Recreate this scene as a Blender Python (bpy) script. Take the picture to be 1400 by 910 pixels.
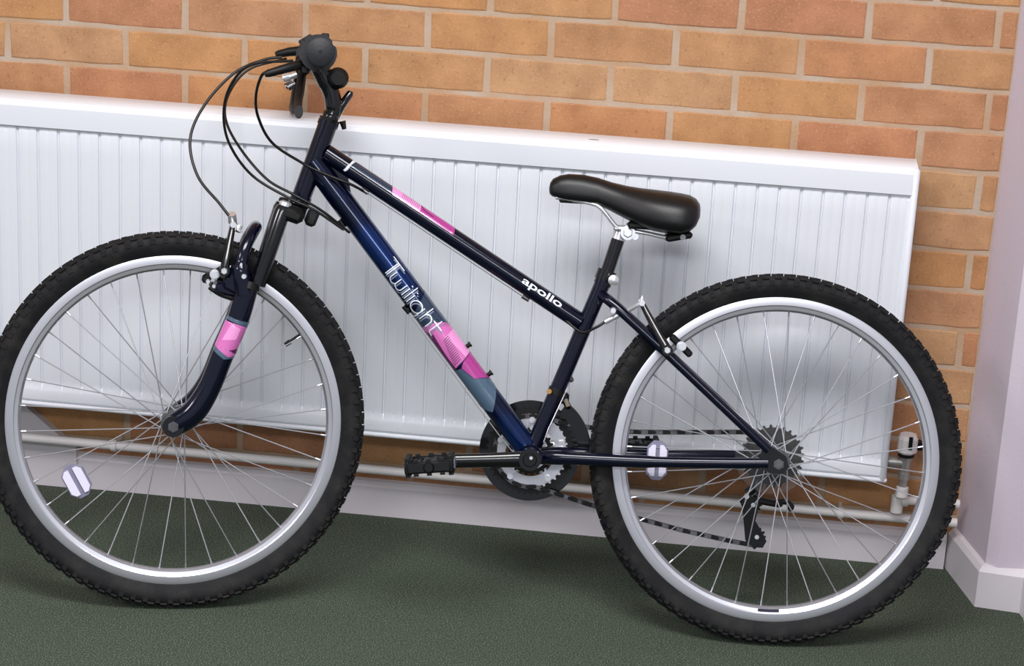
import bpy, math, random
from mathutils import Matrix, Vector
random.seed(7)
for o in list(bpy.data.objects): bpy.data.objects.remove(o)
SC = bpy.context.scene
COL = SC.collection

# ------------------------------------------------------------------ camera
CAM_LOC = Vector((1.257589, -3.909044, 1.686111))
YAW, PITCH, ROLL = -0.101834, 0.318197, 0.053493
def cam_matrix():
    cy, sy, cp, sp = math.cos(YAW), math.sin(YAW), math.cos(PITCH), math.sin(PITCH)
    f = Vector((sy*cp, cy*cp, -sp)); r0 = Vector((cy, -sy, 0)); u0 = r0.cross(f)
    cr, sr = math.cos(ROLL), math.sin(ROLL)
    r = cr*r0 + sr*u0; u = -sr*r0 + cr*u0; b = -f
    return Matrix(((r.x, u.x, b.x, CAM_LOC.x), (r.y, u.y, b.y, CAM_LOC.y), (r.z, u.z, b.z, CAM_LOC.z), (0, 0, 0, 1)))
cd = bpy.data.cameras.new('camera'); cam = bpy.data.objects.new('camera', cd); COL.objects.link(cam)
cam.matrix_world = cam_matrix()
cd.sensor_width = 36; cd.lens = 36*3000/1400; cd.clip_start = .05
SC.camera = cam

# ------------------------------------------------------------------ world, lights, exposure
w = bpy.data.worlds.new('room_light'); SC.world = w; w.use_nodes = True
w.node_tree.nodes['Background'].inputs[0].default_value = (.86, .90, 1, 1)
w.node_tree.nodes['Background'].inputs[1].default_value = .35
def area(name, loc, target, sx, sy, power, colr):
    l = bpy.data.lights.new(name, 'AREA'); l.shape = 'RECTANGLE'; l.size = sx; l.size_y = sy; l.energy = power; l.color = colr
    o = bpy.data.objects.new(name, l); COL.objects.link(o); o.location = loc
    o.rotation_euler = (Vector(target)-Vector(loc)).to_track_quat('-Z', 'Y').to_euler(); return o
area('ceiling_light', (.85, -1.75, 2.65), (.85, -1.7, 0), 1.7, .7, 55, (1, .985, 1))
area('ceiling_light', (1.3, -4.6, 2.65), (1.3, -4.6, 0), 2.4, .6, 74, (.95, .98, 1))
area('ceiling_light', (-2.0, -2.6, 2.65), (-2, -2.6, 0), 1.2, .6, 40, (1, .90, .96))
SC.view_settings.view_transform = 'Standard'; SC.view_settings.look = 'None'
SC.view_settings.exposure = 0.55; SC.view_settings.gamma = 1; SC.view_settings.use_curve_mapping = False

# ------------------------------------------------------------------ materials
def lin(r, g, b):
    def c(v):
        v /= 255
        return v/12.92 if v <= .04045 else ((v+.055)/1.055)**2.4
    return (c(r), c(g), c(b), 1)
def mat(name, colr, rough=.5, metal=0, coat=0, noise=None, bump=None, trans=0, ior=1.45, spec=.5):
    m = bpy.data.materials.new(name); m.use_nodes = True; nt = m.node_tree; b = nt.nodes['Principled BSDF']
    b.inputs['Base Color'].default_value = colr; b.inputs['Roughness'].default_value = rough; b.inputs['Metallic'].default_value = metal
    b.inputs['Coat Weight'].default_value = coat; b.inputs['Coat Roughness'].default_value = .08
    b.inputs['Transmission Weight'].default_value = trans; b.inputs['IOR'].default_value = ior; b.inputs['Specular IOR Level'].default_value = spec
    tc = nt.nodes.new('ShaderNodeTexCoord')
    if noise:                      # (scale, second colour, low, high)
        n = nt.nodes.new('ShaderNodeTexNoise'); n.inputs['Scale'].default_value = noise[0]; n.inputs['Detail'].default_value = 6
        r = nt.nodes.new('ShaderNodeValToRGB'); r.color_ramp.elements[0].position = noise[2]; r.color_ramp.elements[1].position = noise[3]
        r.color_ramp.elements[0].color = colr; r.color_ramp.elements[1].color = noise[1]
        nt.links.new(tc.outputs['Object'], n.inputs['Vector']); nt.links.new(n.outputs[0], r.inputs[0]); nt.links.new(r.outputs[0], b.inputs['Base Color'])
    if bump:                       # (scale, strength, distance)
        n = nt.nodes.new('ShaderNodeTexNoise'); n.inputs['Scale'].default_value = bump[0]; n.inputs['Detail'].default_value = 5
        u = nt.nodes.new('ShaderNodeBump'); u.inputs['Strength'].default_value = bump[1]; u.inputs['Distance'].default_value = bump[2]
        nt.links.new(tc.outputs['Object'], n.inputs['Vector']); nt.links.new(n.outputs[0], u.inputs['Height']); nt.links.new(u.outputs[0], b.inputs['Normal'])
    return m
def brick_material():
    m = bpy.data.materials.new('brick'); m.use_nodes = True; nt = m.node_tree; b = nt.nodes['Principled BSDF']
    N = nt.nodes.new; L = nt.links.new
    oi = N('ShaderNodeObjectInfo'); ge = N('ShaderNodeNewGeometry')
    ad = N('ShaderNodeMath'); ad.operation = 'ADD'; L(oi.outputs['Random'], ad.inputs[0]); L(ge.outputs['Random Per Island'], ad.inputs[1])
    fr = N('ShaderNodeMath'); fr.operation = 'FRACT'; L(ad.outputs[0], fr.inputs[0])
    r = N('ShaderNodeValToRGB'); e = r.color_ramp.elements
    e[0].position = 0; e[0].color = lin(182, 128, 92); e[1].position = 1; e[1].color = lin(188, 148, 106)
    for p, c in ((.25, lin(188, 138, 88)), (.5, lin(184, 140, 96)), (.75, lin(178, 124, 90))):
        x = e.new(p); x.color = c
    L(fr.outputs[0], r.inputs[0])
    tc = N('ShaderNodeTexCoord'); mp = N('ShaderNodeVectorMath'); mp.operation = 'ADD'; L(tc.outputs['Object'], mp.inputs[0]); L(oi.outputs['Location'], mp.inputs[1])
    n1 = N('ShaderNodeTexNoise'); n1.inputs['Scale'].default_value = 16; n1.inputs['Detail'].default_value = 5; L(mp.outputs[0], n1.inputs['Vector'])
    r1 = N('ShaderNodeValToRGB'); r1.color_ramp.elements[0].position = .3; r1.color_ramp.elements[0].color = (.80, .74, .72, 1)
    r1.color_ramp.elements[1].position = .7; r1.color_ramp.elements[1].color = (1.12, 1.1, 1.12, 1); L(n1.outputs[0], r1.inputs[0])
    mx = N('ShaderNodeMix'); mx.data_type = 'RGBA'; mx.blend_type = 'MULTIPLY'; mx.inputs[0].default_value = 1; L(r.outputs[0], mx.inputs[6]); L(r1.outputs[0], mx.inputs[7])
    n2 = N('ShaderNodeTexNoise'); n2.inputs['Scale'].default_value = 230; n2.inputs['Detail'].default_value = 3; L(mp.outputs[0], n2.inputs['Vector'])
    r2 = N('ShaderNodeValToRGB'); r2.color_ramp.elements[0].position = .56; r2.color_ramp.elements[0].color = (0, 0, 0, 1); r2.color_ramp.elements[1].position = .72; r2.color_ramp.elements[1].color = (.34, .34, .34, 1); L(n2.outputs[0], r2.inputs[0])
    m2 = N('ShaderNodeMix'); m2.data_type = 'RGBA'; L(r2.outputs[0], m2.inputs[0]); L(mx.outputs[2], m2.inputs[6]); m2.inputs[7].default_value = lin(214, 178, 140)
    n3 = N('ShaderNodeTexNoise'); n3.inputs['Scale'].default_value = 130; n3.inputs['Detail'].default_value = 3
    v3 = N('ShaderNodeVectorMath'); v3.operation = 'ADD'; v3.inputs[1].default_value = (3.1, 7.7, 1.9); L(mp.outputs[0], v3.inputs[0]); L(v3.outputs[0], n3.inputs['Vector'])
    r3 = N('ShaderNodeValToRGB'); r3.color_ramp.elements[0].position = .60; r3.color_ramp.elements[0].color = (0, 0, 0, 1); r3.color_ramp.elements[1].position = .74; r3.color_ramp.elements[1].color = (.45, .45, .45, 1); L(n3.outputs[0], r3.inputs[0])
    m3 = N('ShaderNodeMix'); m3.data_type = 'RGBA'; L(r3.outputs[0], m3.inputs[0]); L(m2.outputs[2], m3.inputs[6]); m3.inputs[7].default_value = lin(118, 74, 52)
    L(m3.outputs[2], b.inputs['Base Color']); b.inputs['Roughness'].default_value = .8
    bu = N('ShaderNodeBump'); bu.inputs['Strength'].default_value = .35; bu.inputs['Distance'].default_value = .002; L(n2.outputs[0], bu.inputs['Height']); L(bu.outputs[0], b.inputs['Normal'])
    return m
M_BRICK = brick_material()
M_MORTAR = mat('mortar', lin(182, 148, 116), .9, noise=(9, lin(188, 170, 152), .35, .65), bump=(180, .5, .002))
M_CARPET = mat('carpet', lin(57, 67, 56), .97, noise=(430, lin(142, 146, 130), .50, .78), bump=(430, .45, .002), spec=.1)
M_RAD = mat('radiator_enamel', lin(227, 230, 236), .32, bump=(60, .05, .001))
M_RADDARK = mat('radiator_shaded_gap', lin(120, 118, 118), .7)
M_WHITE = mat('painted_wood', lin(216, 210, 214), .5, bump=(40, .1, .001))
M_PIPE = mat('pipe_paint', lin(226, 222, 220), .4)
M_PILLAR = mat('pillar_paint', lin(205, 194, 205), .7, bump=(140, .25, .002))
M_PAINT = mat('navy_paint', lin(3, 8, 30), .2, metal=.2, coat=.5, spec=.3)
M_BLUE = mat('blue_paint', lin(6, 38, 92), .25, metal=.6, coat=.6, spec=.3, noise=(7, lin(3, 12, 40), .42, .6))
M_BLACKG = mat('black_gloss', lin(8, 8, 12), .22, coat=.6, spec=.35)
M_BLACK = mat('black_plastic', lin(10, 10, 12), .5, spec=.35)
M_GREYP = mat('grip_rubber', lin(26, 27, 31), .55, bump=(200, .4, .001))
M_RUBBER = mat('tyre_rubber', lin(17, 17, 20), .7, noise=(35, lin(38, 36, 34), .45, .75), bump=(220, .5, .001), spec=.35)
M_RIM = mat('brushed_aluminium', lin(205, 205, 212), .33, metal=.85, bump=(30, .05, .001))
M_CHROME = mat('bright_steel', lin(228, 229, 233), .28, metal=.75)
M_SPOKE = mat('spoke_steel', lin(190, 190, 196), .34, metal=.75)
M_STEEL = mat('grey_steel', lin(120, 120, 124), .35, metal=.9, noise=(60, lin(80, 78, 78), .4, .7))
M_DARKST = mat('dark_steel', lin(32, 31, 31), .45, metal=.6)
M_SADDLE = mat('saddle_vinyl', lin(8, 8, 10), .40, bump=(500, .25, .0006))
M_REFL = mat('reflector_plastic', lin(226, 222, 240), .25, coat=.6)
M_REFLG = mat('reflector_grey', lin(128, 126, 148), .3)
M_SPROCK = mat('sprocket_steel', lin(22, 20, 19), .5, metal=0, spec=.3)
M_CLEAR = mat('clear_plastic', (.96, .97, .98, 1), .08, trans=.97, ior=1.18, spec=.4)
M_PINK = mat('pink_decal', lin(206, 108, 176), .28, coat=.8)
M_PINKL = mat('light_pink_decal', lin(232, 150, 206), .28, coat=.8)
M_MAG = mat('magenta_decal', lin(168, 56, 136), .28, coat=.8)
M_PURP = mat('plum_decal', lin(92, 26, 84), .28, coat=.8)
M_TEAL = mat('slate_decal', lin(70, 92, 112), .28, coat=.8)
M_TEALD = mat('dark_slate_decal', lin(36, 52, 74), .28, coat=.8)
M_INK = mat('decal_ink', lin(24, 24, 48), .3, coat=.8)
M_LET = mat('white_lettering', lin(225, 232, 240), .3, coat=.5)
M_LET2 = mat('grey_lettering', lin(120, 130, 150), .3, coat=.5)
M_CABLE = mat('cable_housing', lin(16, 14, 14), .35)
M_BRASS = mat('brass', lin(170, 130, 80), .35, metal=.9)
M_MUD = mat('dried_mud', lin(120, 110, 98), .9)

# ------------------------------------------------------------------ mesh helpers
class MB:
    def __init__(s): s.v = []; s.f = []; s.m = []
    def add(s, V, F, mi=0):
        o = len(s.v); s.v += [tuple(x) for x in V]; s.f += [tuple(i+o for i in f) for f in F]; s.m += [mi]*len(F); return s
    def box(s, c, d, M=None, mi=0, bev=0):
        x, y, z = [k/2 for k in d]
        if bev:
            b = min(bev, x*.9, y*.9, z*.9); V = []; F = []
            for sx in (-1, 1):
                for sy in (-1, 1):
                    for sz in (-1, 1):
                        V += [(sx*(x-b), sy*(y-b), sz*z), (sx*(x-b), sy*y, sz*(z-b)), (sx*x, sy*(y-b), sz*(z-b))]
            def i(sx, sy, sz, k): return ((sx > 0)*4+(sy > 0)*2+(sz > 0))*3+k
            for sz in (-1, 1): F.append([i(-1, -1, sz, 0), i(1, -1, sz, 0), i(1, 1, sz, 0), i(-1, 1, sz, 0)][::sz])
            for sy in (-1, 1): F.append([i(-1, sy, -1, 1), i(1, sy, -1, 1), i(1, sy, 1, 1), i(-1, sy, 1, 1)][::-sy])
            for sx in (-1, 1): F.append([i(sx, -1, -1, 2), i(sx, 1, -1, 2), i(sx, 1, 1, 2), i(sx, -1, 1, 2)][::sx])
            for sx in (-1, 1):
                for sy in (-1, 1): F.append([i(sx, sy, -1, 1), i(sx, sy, 1, 1), i(sx, sy, 1, 2), i(sx, sy, -1, 2)])
            for sx in (-1, 1):
                for sz in (-1, 1): F.append([i(sx, -1, sz, 0), i(sx, 1, sz, 0), i(sx, 1, sz, 2), i(sx, -1, sz, 2)])
            for sy in (-1, 1):
                for sz in (-1, 1): F.append([i(-1, sy, sz, 0), i(1, sy, sz, 0), i(1, sy, sz, 1), i(-1, sy, sz, 1)])
            for sx in (-1, 1):
                for sy in (-1, 1):
                    for sz in (-1, 1): F.append([i(sx, sy, sz, 0), i(sx, sy, sz, 1), i(sx, sy, sz, 2)])
        else:
            V = [(a*x, b*y, c_*z) for a in (-1, 1) for b in (-1, 1) for c_ in (-1, 1)]
            F = [(0, 1, 3, 2), (4, 6, 7, 5), (0, 4, 5, 1), (2, 3, 7, 6), (0, 2, 6, 4), (1, 5, 7, 3)]
        V = [Vector(p) for p in V]
        if M is not None: V = [M @ p for p in V]
        c = Vector(c); return s.add([p+c for p in V], F, mi)
    def tube(s, P, R, n=14, flat=1, fdir=None, caps=True, mi=0, closed=False):
        P = [Vector(p) for p in P]; k = len(P); R = [R]*k if not isinstance(R, (list, tuple)) else R
        T = []
        for i in range(k):
            if closed: t = P[(i+1) % k]-P[i-1]
            else: t = P[min(i+1, k-1)]-P[max(i-1, 0)]
            T.append(t.normalized())
        if fdir is not None: u = Vector(fdir)
        else: u = Vector((0, 1, 0)) if abs(T[0].y) < .9 else Vector((0, 0, 1))
        V = []; F = []
        for i in range(k):
            u = (u-T[i]*u.dot(T[i])).normalized(); w_ = T[i].cross(u)
            if fdir is not None:
                u = Vector(fdir); u = (u-T[i]*u.dot(T[i])).normalized(); w_ = T[i].cross(u)
            for j in range(n):
                a = 2*math.pi*j/n; V.append(P[i]+u*(math.cos(a)*R[i]*flat)+w_*(math.sin(a)*R[i]))
        for i in range(k if closed else k-1):
            i2 = (i+1) % k
            for j in range(n): F.append((i*n+j, i*n+(j+1) % n, i2*n+(j+1) % n, i2*n+j))
        if caps and not closed: F.append(tuple(range(n))[::-1]); F.append(tuple((k-1)*n+j for j in range(n)))
        return s.add(V, F, mi)
    def cyl(s, a, b, r, n=20, r2=None, mi=0): return s.tube([a, b], [r, r if r2 is None else r2], n, mi=mi)
    def rings(s, prof, n=96, axis_center=(0, 0, 0), a0=0, a1=2*math.pi, mi=0, closedprof=True):
        # lathe round the y axis: prof = [(radius, y)]
        cx, cy, cz = axis_center; V = []; F = []; full = abs(a1-a0-2*math.pi) < 1e-6; m = n if full else n+1; k = len(prof)
        for i in range(m):
            a = a0+(a1-a0)*i/n
            for r, y in prof: V.append((cx+r*math.cos(a), cy+y, cz+r*math.sin(a)))
        for i in range(n):
            i2 = (i+1) % m
            for j in range(k if closedprof else k-1): j2 = (j+1) % k; F.append((i*k+j, i*k+j2, i2*k+j2, i2*k+j))
        if not full and closedprof: F.append(tuple(range(k))); F.append(tuple((m-1)*k+j for j in range(k))[::-1])
        return s.add(V, F, mi)
    def disc_prof(s, outline, y0, y1, center=(0, 0), mi=0, holes=None):
        # closed outline in the x-z plane extruded from y0 to y1
        n = len(outline); V = [(center[0]+x, y0, center[1]+z) for x, z in outline]+[(center[0]+x, y1, center[1]+z) for x, z in outline]
        F = [tuple(range(n)), tuple(range(2*n-1, n-1, -1))]+[(i, i+n, (i+1) % n+n, (i+1) % n) for i in range(n)]
        return s.add(V, F, mi)
    def ring_plate(s, outer, inner, y0, y1, center=(0, 0), mi=0):
        # two outlines with the same number of points, plate with a hole
        n = len(outer); c = center
        V = [(c[0]+x, y, c[1]+z) for y in (y0, y1) for (x, z) in outer]+[(c[0]+x, y, c[1]+z) for y in (y0, y1) for (x, z) in inner]
        F = []
        for i in range(n):
            j = (i+1) % n
            F += [(i, j, 2*n+j, 2*n+i), (n+i, 3*n+i, 3*n+j, n+j), (i, n+i, n+j, j), (2*n+i, 2*n+j, 3*n+j, 3*n+i)]
        return s.add(V, F, mi)
    def mesh(s, name, mats, smooth=True, angle=40):
        me = bpy.data.meshes.new(name); me.from_pydata(s.v, [], s.f)
        for m in (mats if isinstance(mats, (list, tuple)) else [mats]): me.materials.append(m)
        if any(s.m): me.polygons.foreach_set('material_index', s.m)
        import bmesh
        bm = bmesh.new(); bm.from_mesh(me); bmesh.ops.recalc_face_normals(bm, faces=bm.faces)
        if smooth:
            for f in bm.faces: f.smooth = True
            ca = math.radians(angle)
            for e in bm.edges:
                if len(e.link_faces) == 2 and e.calc_face_angle(0) > ca: e.smooth = False
        bm.to_mesh(me); bm.free(); return me
    def build(s, name, mats, parent=None, M=None, smooth=True, angle=40, label=None):
        return link(name, s.mesh(name, mats, smooth, angle), parent, M, label)
def link(name, me, parent=None, M=None, label=None):
    o = bpy.data.objects.new(name, me); COL.objects.link(o)
    if parent is not None: o.parent = parent
    if M is not None: o.matrix_basis = M
    if label: o['label'] = label
    return o
def tag(o, label=None, cat=None, group=None, kind=None):
    for k, v in (('label', label), ('category', cat), ('group', group), ('kind', kind)):
        if v: o[k] = v
    return o
def empty(name, loc=(0, 0, 0)):
    o = bpy.data.objects.new(name, None); COL.objects.link(o); o.location = loc; o.empty_display_size = .1; return o
def spline(P, n=8):
    P = [Vector(p) for p in P]; out = []
    Q = [P[0]*2-P[1]]+P+[P[-1]*2-P[-2]]
    for i in range(1, len(Q)-2):
        for k in range(n):
            t = k/n; a, b, c, d = Q[i-1:i+3]
            out.append(.5*((2*b)+(c-a)*t+(2*a-5*b+4*c-d)*t*t+(3*b-a-3*c+d)*t**3))
    out.append(P[-1]); return out
def circ(r, n=24, a0=0): return [(r*math.cos(a0+2*math.pi*i/n), r*math.sin(a0+2*math.pi*i/n)) for i in range(n)]
def gear(r_root, r_tip, teeth):
    o = []
    for i in range(teeth):
        for t, r in ((.0, r_root), (.22, r_root), (.38, r_tip), (.62, r_tip), (.78, r_root)):
            a = 2*math.pi*(i+t)/teeth; o.append((r*math.cos(a), r*math.sin(a)))
    return o

# ------------------------------------------------------------------ floor
f = MB().add([(-3, -5.5, 0), (3.4, -5.5, 0), (3.4, .1, 0), (-3, .1, 0)], [(0, 1, 2, 3)]).build('floor', M_CARPET, smooth=False)
tag(f, 'dark green carpet with fine lighter flecks', kind='structure')

# ------------------------------------------------------------------ brick wall
BW, BH, ZT, XR = .225, .07424, .99167, 1.722
wall = MB().box((-.35, .0565, 1.25), (4.5, .11, 2.6)).build('wall_back', M_MORTAR, smooth=False)
tag(wall, 'orange brown brick wall behind the radiator with pale mortar joints', kind='structure')
def brick_mesh(wd, seed, H=BH-.0085):
    rnd = random.Random(seed); m = MB(); nx = max(2, int(wd/.03)); hx, hz = wd/2, H/2; c = .0022
    top = [(-hx+2*hx*i/nx, hz+rnd.uniform(-.0011, .0007)) for i in range(nx+1)]; bot = [(-hx+2*hx*i/nx, -hz+rnd.uniform(-.0007, .0011)) for i in range(nx+1)]
    top[0] = (-hx+rnd.uniform(0, .002), top[0][1]-.001); bot[0] = (-hx+rnd.uniform(0, .002), bot[0][1]+.001); top[-1] = (hx-rnd.uniform(0, .002), top[-1][1]-.001); bot[-1] = (hx-rnd.uniform(0, .002), bot[-1][1]+.001)
    out = top+bot[::-1]; n = len(out)
    def shr(p): return (p[0]*(1-c/hx), p[1]*(1-c/hz))
    V = [(x, .012, z) for x, z in out]+[(x, c*.4, z) for x, z in out]+[(shr(p)[0], 0, shr(p)[1]) for p in out]
    F = [(i, (i+1) % n, (i+1) % n+n, i+n) for i in range(n)]+[(i+n, (i+1) % n+n, (i+1) % n+2*n, i+2*n) for i in range(n)]
    k = nx+1
    F += [(2*n+i, 2*n+i+1, 2*n+n-2-i, 2*n+n-1-i) for i in range(nx)]
    return m.add(V, F)
FULL = BW-.0105
full_meshes = [brick_mesh(FULL, s).mesh('brick', M_BRICK, smooth=False) for s in range(8)]
extra = MB()
rb = random.Random(3)
for n in range(-8, 13):
    zc = ZT-BH*(n+.5); off = 0 if n % 2 == 0 else .5
    for k in range(-10, 9):
        xl = (k+off)*BW+.00525; xr = xl+FULL
        if xl > XR-.012 or zc < .03: continue
        cut = xr > XR-.002
        if cut: xr = XR-.002
        xc = (xl+xr)/2; y = rb.uniform(-.0008, .0006)
        seen = n >= -2 and xr > -.42
        if seen:
            me = brick_mesh(xr-xl, 100+n).mesh('brick', M_BRICK, smooth=False) if cut else rb.choice(full_meshes)
            M = Matrix.Translation((xc, y, zc)) @ Matrix.Rotation(rb.uniform(-.004, .004), 4, 'Y')
            link('brick', me, wall, M)
        elif zc < 1.62 and xl > -2.4:
            b = brick_mesh(xr-xl, rb.randint(0, 50)); b.v = [(a+xc, q+y, c+zc) for a, q, c in b.v]; extra.add(b.v, b.f)
o = extra.build('brick_courses', M_BRICK, wall, smooth=False); o['kind'] = 'stuff'

# ------------------------------------------------------------------ skirting boards, pillar, casing
def board(name, path, h, t, mt, lab):
    # path: floor points of the face that is against the wall, with outward normals worked out by mitring
    P = [Vector((x, y, 0)) for x, y in path]; m = MB(); prof = [(0, 0), (t, 0), (t, h-.012), (t*.55, h-.003), (0, h)]
    nrm = []
    for i in range(len(P)):
        ds = []
        if i > 0: ds.append((P[i]-P[i-1]).normalized())
        if i < len(P)-1: ds.append((P[i+1]-P[i]).normalized())
        ns = [Vector((d.y, -d.x, 0)) for d in ds]; q = sum(ns, Vector()).normalized(); q = q/max(.3, q.dot(ns[0])); nrm.append(q)
    V = []
    for p, q in zip(P, nrm):
        for a, z in prof: V.append(p+q*a+Vector((0, 0, z)))
    k = len(prof); F = []
    for i in range(len(P)-1):
        for j in range(k): F.append((i*k+j, i*k+(j+1) % k, (i+1)*k+(j+1) % k, (i+1)*k+j))
    F += [tuple(range(k)), tuple((len(P)-1)*k+j for j in range(k))]
    return tag(m.add(V, F).build(name, mt, smooth=False), lab, kind='structure')
board('baseboard_back', [(-2.4, 0), (1.705, 0)], .072, .015, M_WHITE, 'white painted skirting board along the brick wall')
pil = [(1.722, 0), (1.7625, -.158), (1.783, -.168), (1.842, -.168), (1.85, -.200), (1.853, -.62), (2.2, -.62), (2.2, .1), (1.722, .1)]
n = len(pil); V = [(x, y, z) for z in (0, 2.55) for x, y in pil]
tag(MB().add(V, [tuple(range(n)), tuple(range(2*n-1, n-1, -1))]+[(i, (i+1) % n, (i+1) % n+n, i+n) for i in range(n)]).build('wall_right', M_PILLAR, smooth=False),
    'pale lilac white painted pillar at the end of the brick wall', kind='structure')
board('baseboard_right', [(1.7215, 0), (1.7625, -.1585), (1.842, -.1685), (1.85, -.2), (1.853, -.6)], .082, .0145, M_WHITE, 'white skirting board wrapped around the pillar')
cs = [(-2.3, .0), (.0155, 0), (.0155, .094), (-.004, .097), (-.024, .1123), (-.0777, .156), (-.105, .182), (-.12, .21), (-2.3, .21)]
n = len(cs); V = [(x, y, z) for y in (-.019, 0) for x, z in cs]
tag(MB().add(V, [tuple(range(n)), tuple(range(2*n-1, n-1, -1))]+[(i, (i+1) % n, (i+1) % n+n, i+n) for i in range(n)]).build('trim_1', M_WHITE, smooth=False),
    'white painted casing low on the wall behind the front wheel', kind='structure')
tag(MB().box((.2, -2.7, 2.75), (6.4, 5.6, .1)).build('ceiling', mat('ceiling_paint', lin(225, 222, 222), .8), smooth=False), 'plain white ceiling', kind='structure')

# ------------------------------------------------------------------ radiator
RX0, RX1, RY, RZ0, RZ1 = -.40, 1.5735, -.115, .2025, .7935
rad = empty('radiator', (.6, -.08, RZ0)); tag(rad, 'long white ribbed panel radiator mounted on the brick wall', 'radiator')
ro = Matrix.Translation(-Vector(rad.location))
def front_panel():
    m = MB(); p = .0386; g0 = 1.5235
    xs = []; x = RX0+.004
    k0 = int((g0-RX0)/p)
    for k in range(k0, -1, -1):
        g = g0-k*p
        for d, dep in ((-.0028, .0008), (-.0012, .0052), (.0012, .0054), (.003, .0012), (.010, .0004), (.0175, .0005), (.0195, .0010), (.022, .0008), (.029, .0002)):
            xs.append((g+d, dep))
    xs = [q for q in xs if q[0] < 1.5535]+[(1.5545, .0010), (1.5640, .0012)]
    # rows: z, flat offset, weight of rib profile
    rows = [(.2125, .0032, 0), (.2165, .0006, 0), (.2335, .0002, 0), (.2385, .0016, .15), (.247, .0046, .75), (.256, .0040, 1), (.30, .0034, 1), (.5, .0034, 1), (.7, .0034, 1), (.736, .0034, 1), (.7405, .0046, .9), (.7435, .0052, .4), (.7452, .0050, 0), (.7462, -.0012, 0), (.770, -.0014, 0), (.7835, -.0006, 0), (.790, .004, 0), (.7925, .010, 0)]
    V = []
    for z, off, wt in rows:
        for i, (x, dep) in enumerate(xs):
            zz = z
            if .7405 <= z <= .7435: zz = z-(.0030 if dep > .0009 else 0)
            V.append((x, RY+off+dep*wt*1.0, zz))
    nx = len(xs); F = [(r*nx+i, r*nx+i+1, (r+1)*nx+i+1, (r+1)*nx+i) for r in range(len(rows)-1) for i in range(nx-1)]
    return m.add(V, F)
front_panel().build('front_panel', M_RAD, rad, ro, angle=25)
m = MB()   # folded rim round the front panel
def rim_rect(x0, x1, z0, z1, wd, y0, y1):
    m.box(((x0+x1)/2, (y0+y1)/2, z0+wd/2), (x1-x0, y1-y0, wd), bev=.003)
m.box(((RX0+RX1)/2, RY+.010, RZ0+.0045), (RX1-RX0, .024, .009), bev=.003)
m.box((RX1-.0085, RY+.010, (RZ0+RZ1)/2), (.013, .025, RZ1-RZ0), bev=.004)
m.build('panel_rim', M_RAD, rad, ro, angle=50)
m = MB(); m.box(((RX0+RX1)/2-.006, -.048, (RZ0+RZ1)/2), (RX1-RX0-.02, .012, RZ1-RZ0-.012), bev=.003); m.build('back_panel', M_RAD, rad, ro)
m = MB()   # top cover, rounded at the front with rows of slots
prof = [(RY+.005, .7885), (RY+.008, .7925), (RY+.015, .7950), (-.045, .7955), (-.040, .7930), (-.040, .780), (RY+.01, .780)]
V = [(x, y, z) for x in (RX0, RX1-.006) for y, z in prof]; k = len(prof)
m.add(V, [tuple(range(k)), tuple(range(2*k-1, k-1, -1))]+[(i, (i+1) % k, (i+1) % k+k, i+k) for i in range(k)])
m.build('top_cover', M_RAD, rad, ro, angle=30)
m = MB(); m.box((RX1-.012, -.078, (RZ0+RZ1)/2-.004), (.004, .065, RZ1-RZ0-.03), bev=.0015); m.build('side_panel', M_RAD, rad, ro)
m = MB(); V = []
for j in range(24):
    a = 2*math.pi*j/24; V.append((.995+.0095*math.cos(a), -.086+.0030*math.sin(a), .7958))
m.add(V+[(x, y, .7950) for x, y, z in V], [tuple(range(24))]+[(i, (i+1) % 24, (i+1) % 24+24, i+24) for i in range(24)]); m.build('oval_mark', mat('grey_mark', lin(150, 152, 155), .5), rad, ro, label='small grey oval mark on the top edge')
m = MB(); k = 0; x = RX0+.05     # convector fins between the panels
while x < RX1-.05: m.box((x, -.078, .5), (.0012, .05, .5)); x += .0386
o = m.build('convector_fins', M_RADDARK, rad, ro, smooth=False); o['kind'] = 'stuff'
for x in (.0, 1.35):
    MB().box((x, -.0235, .66), (.035, .039, .05)).build('wall_bracket', M_RAD, rad, ro, smooth=False)
# valve at the bottom right corner
VX, VY = 1.606, -.078
vb = MB(); vb.tube([(1.556, VY, .232), (1.575, VY, .232), (1.5752, VY, .232), (1.590, VY, .232)], [.008, .008, .012, .012], 12); vb.cyl((1.585, VY, .232), (VX, VY, .232), .009)
vb.tube([(VX, VY, .182), (VX, VY, .200), (VX, VY, .2001), (VX, VY, .214), (VX, VY, .2141), (VX, VY, .246)], [.008, .008, .0105, .0105, .009, .0115], 14)
vo = vb.build('valve', mat('nickel', lin(176, 172, 168), .35, metal=.6), rad, ro, label='metal radiator valve body')
MB().cyl((VX, VY, .246), (VX, VY, .252), .0155, 20).build('collar', M_BLACK, vo)
h = MB(); oo = []
for i in range(40):
    a = 2*math.pi*i/40; r = .0185*(1-.07*(i % 5 == 0)); oo.append((r*math.cos(a), r*math.sin(a)))
for z0, z1, s0, s1 in ((.252, .256, .80, 1), (.256, .281, 1, 1), (.281, .288, 1, .8)):
    V = [(VX+x*s0, VY+y*s0, z0) for x, y in oo]+[(VX+x*s1, VY+y*s1, z1) for x, y in oo]; h.add(V, [tuple(range(40)), tuple(range(79, 39, -1))]+[(i, (i+1) % 40, (i+1) % 40+40, i+40) for i in range(40)])
h.build('valve_head', M_PIPE, vo, label='white ribbed valve head')
MB().box((VX+.004, VY-.0175, .277), (.007, .004, .024)).build('slot', M_BLACK, vo)
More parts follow.
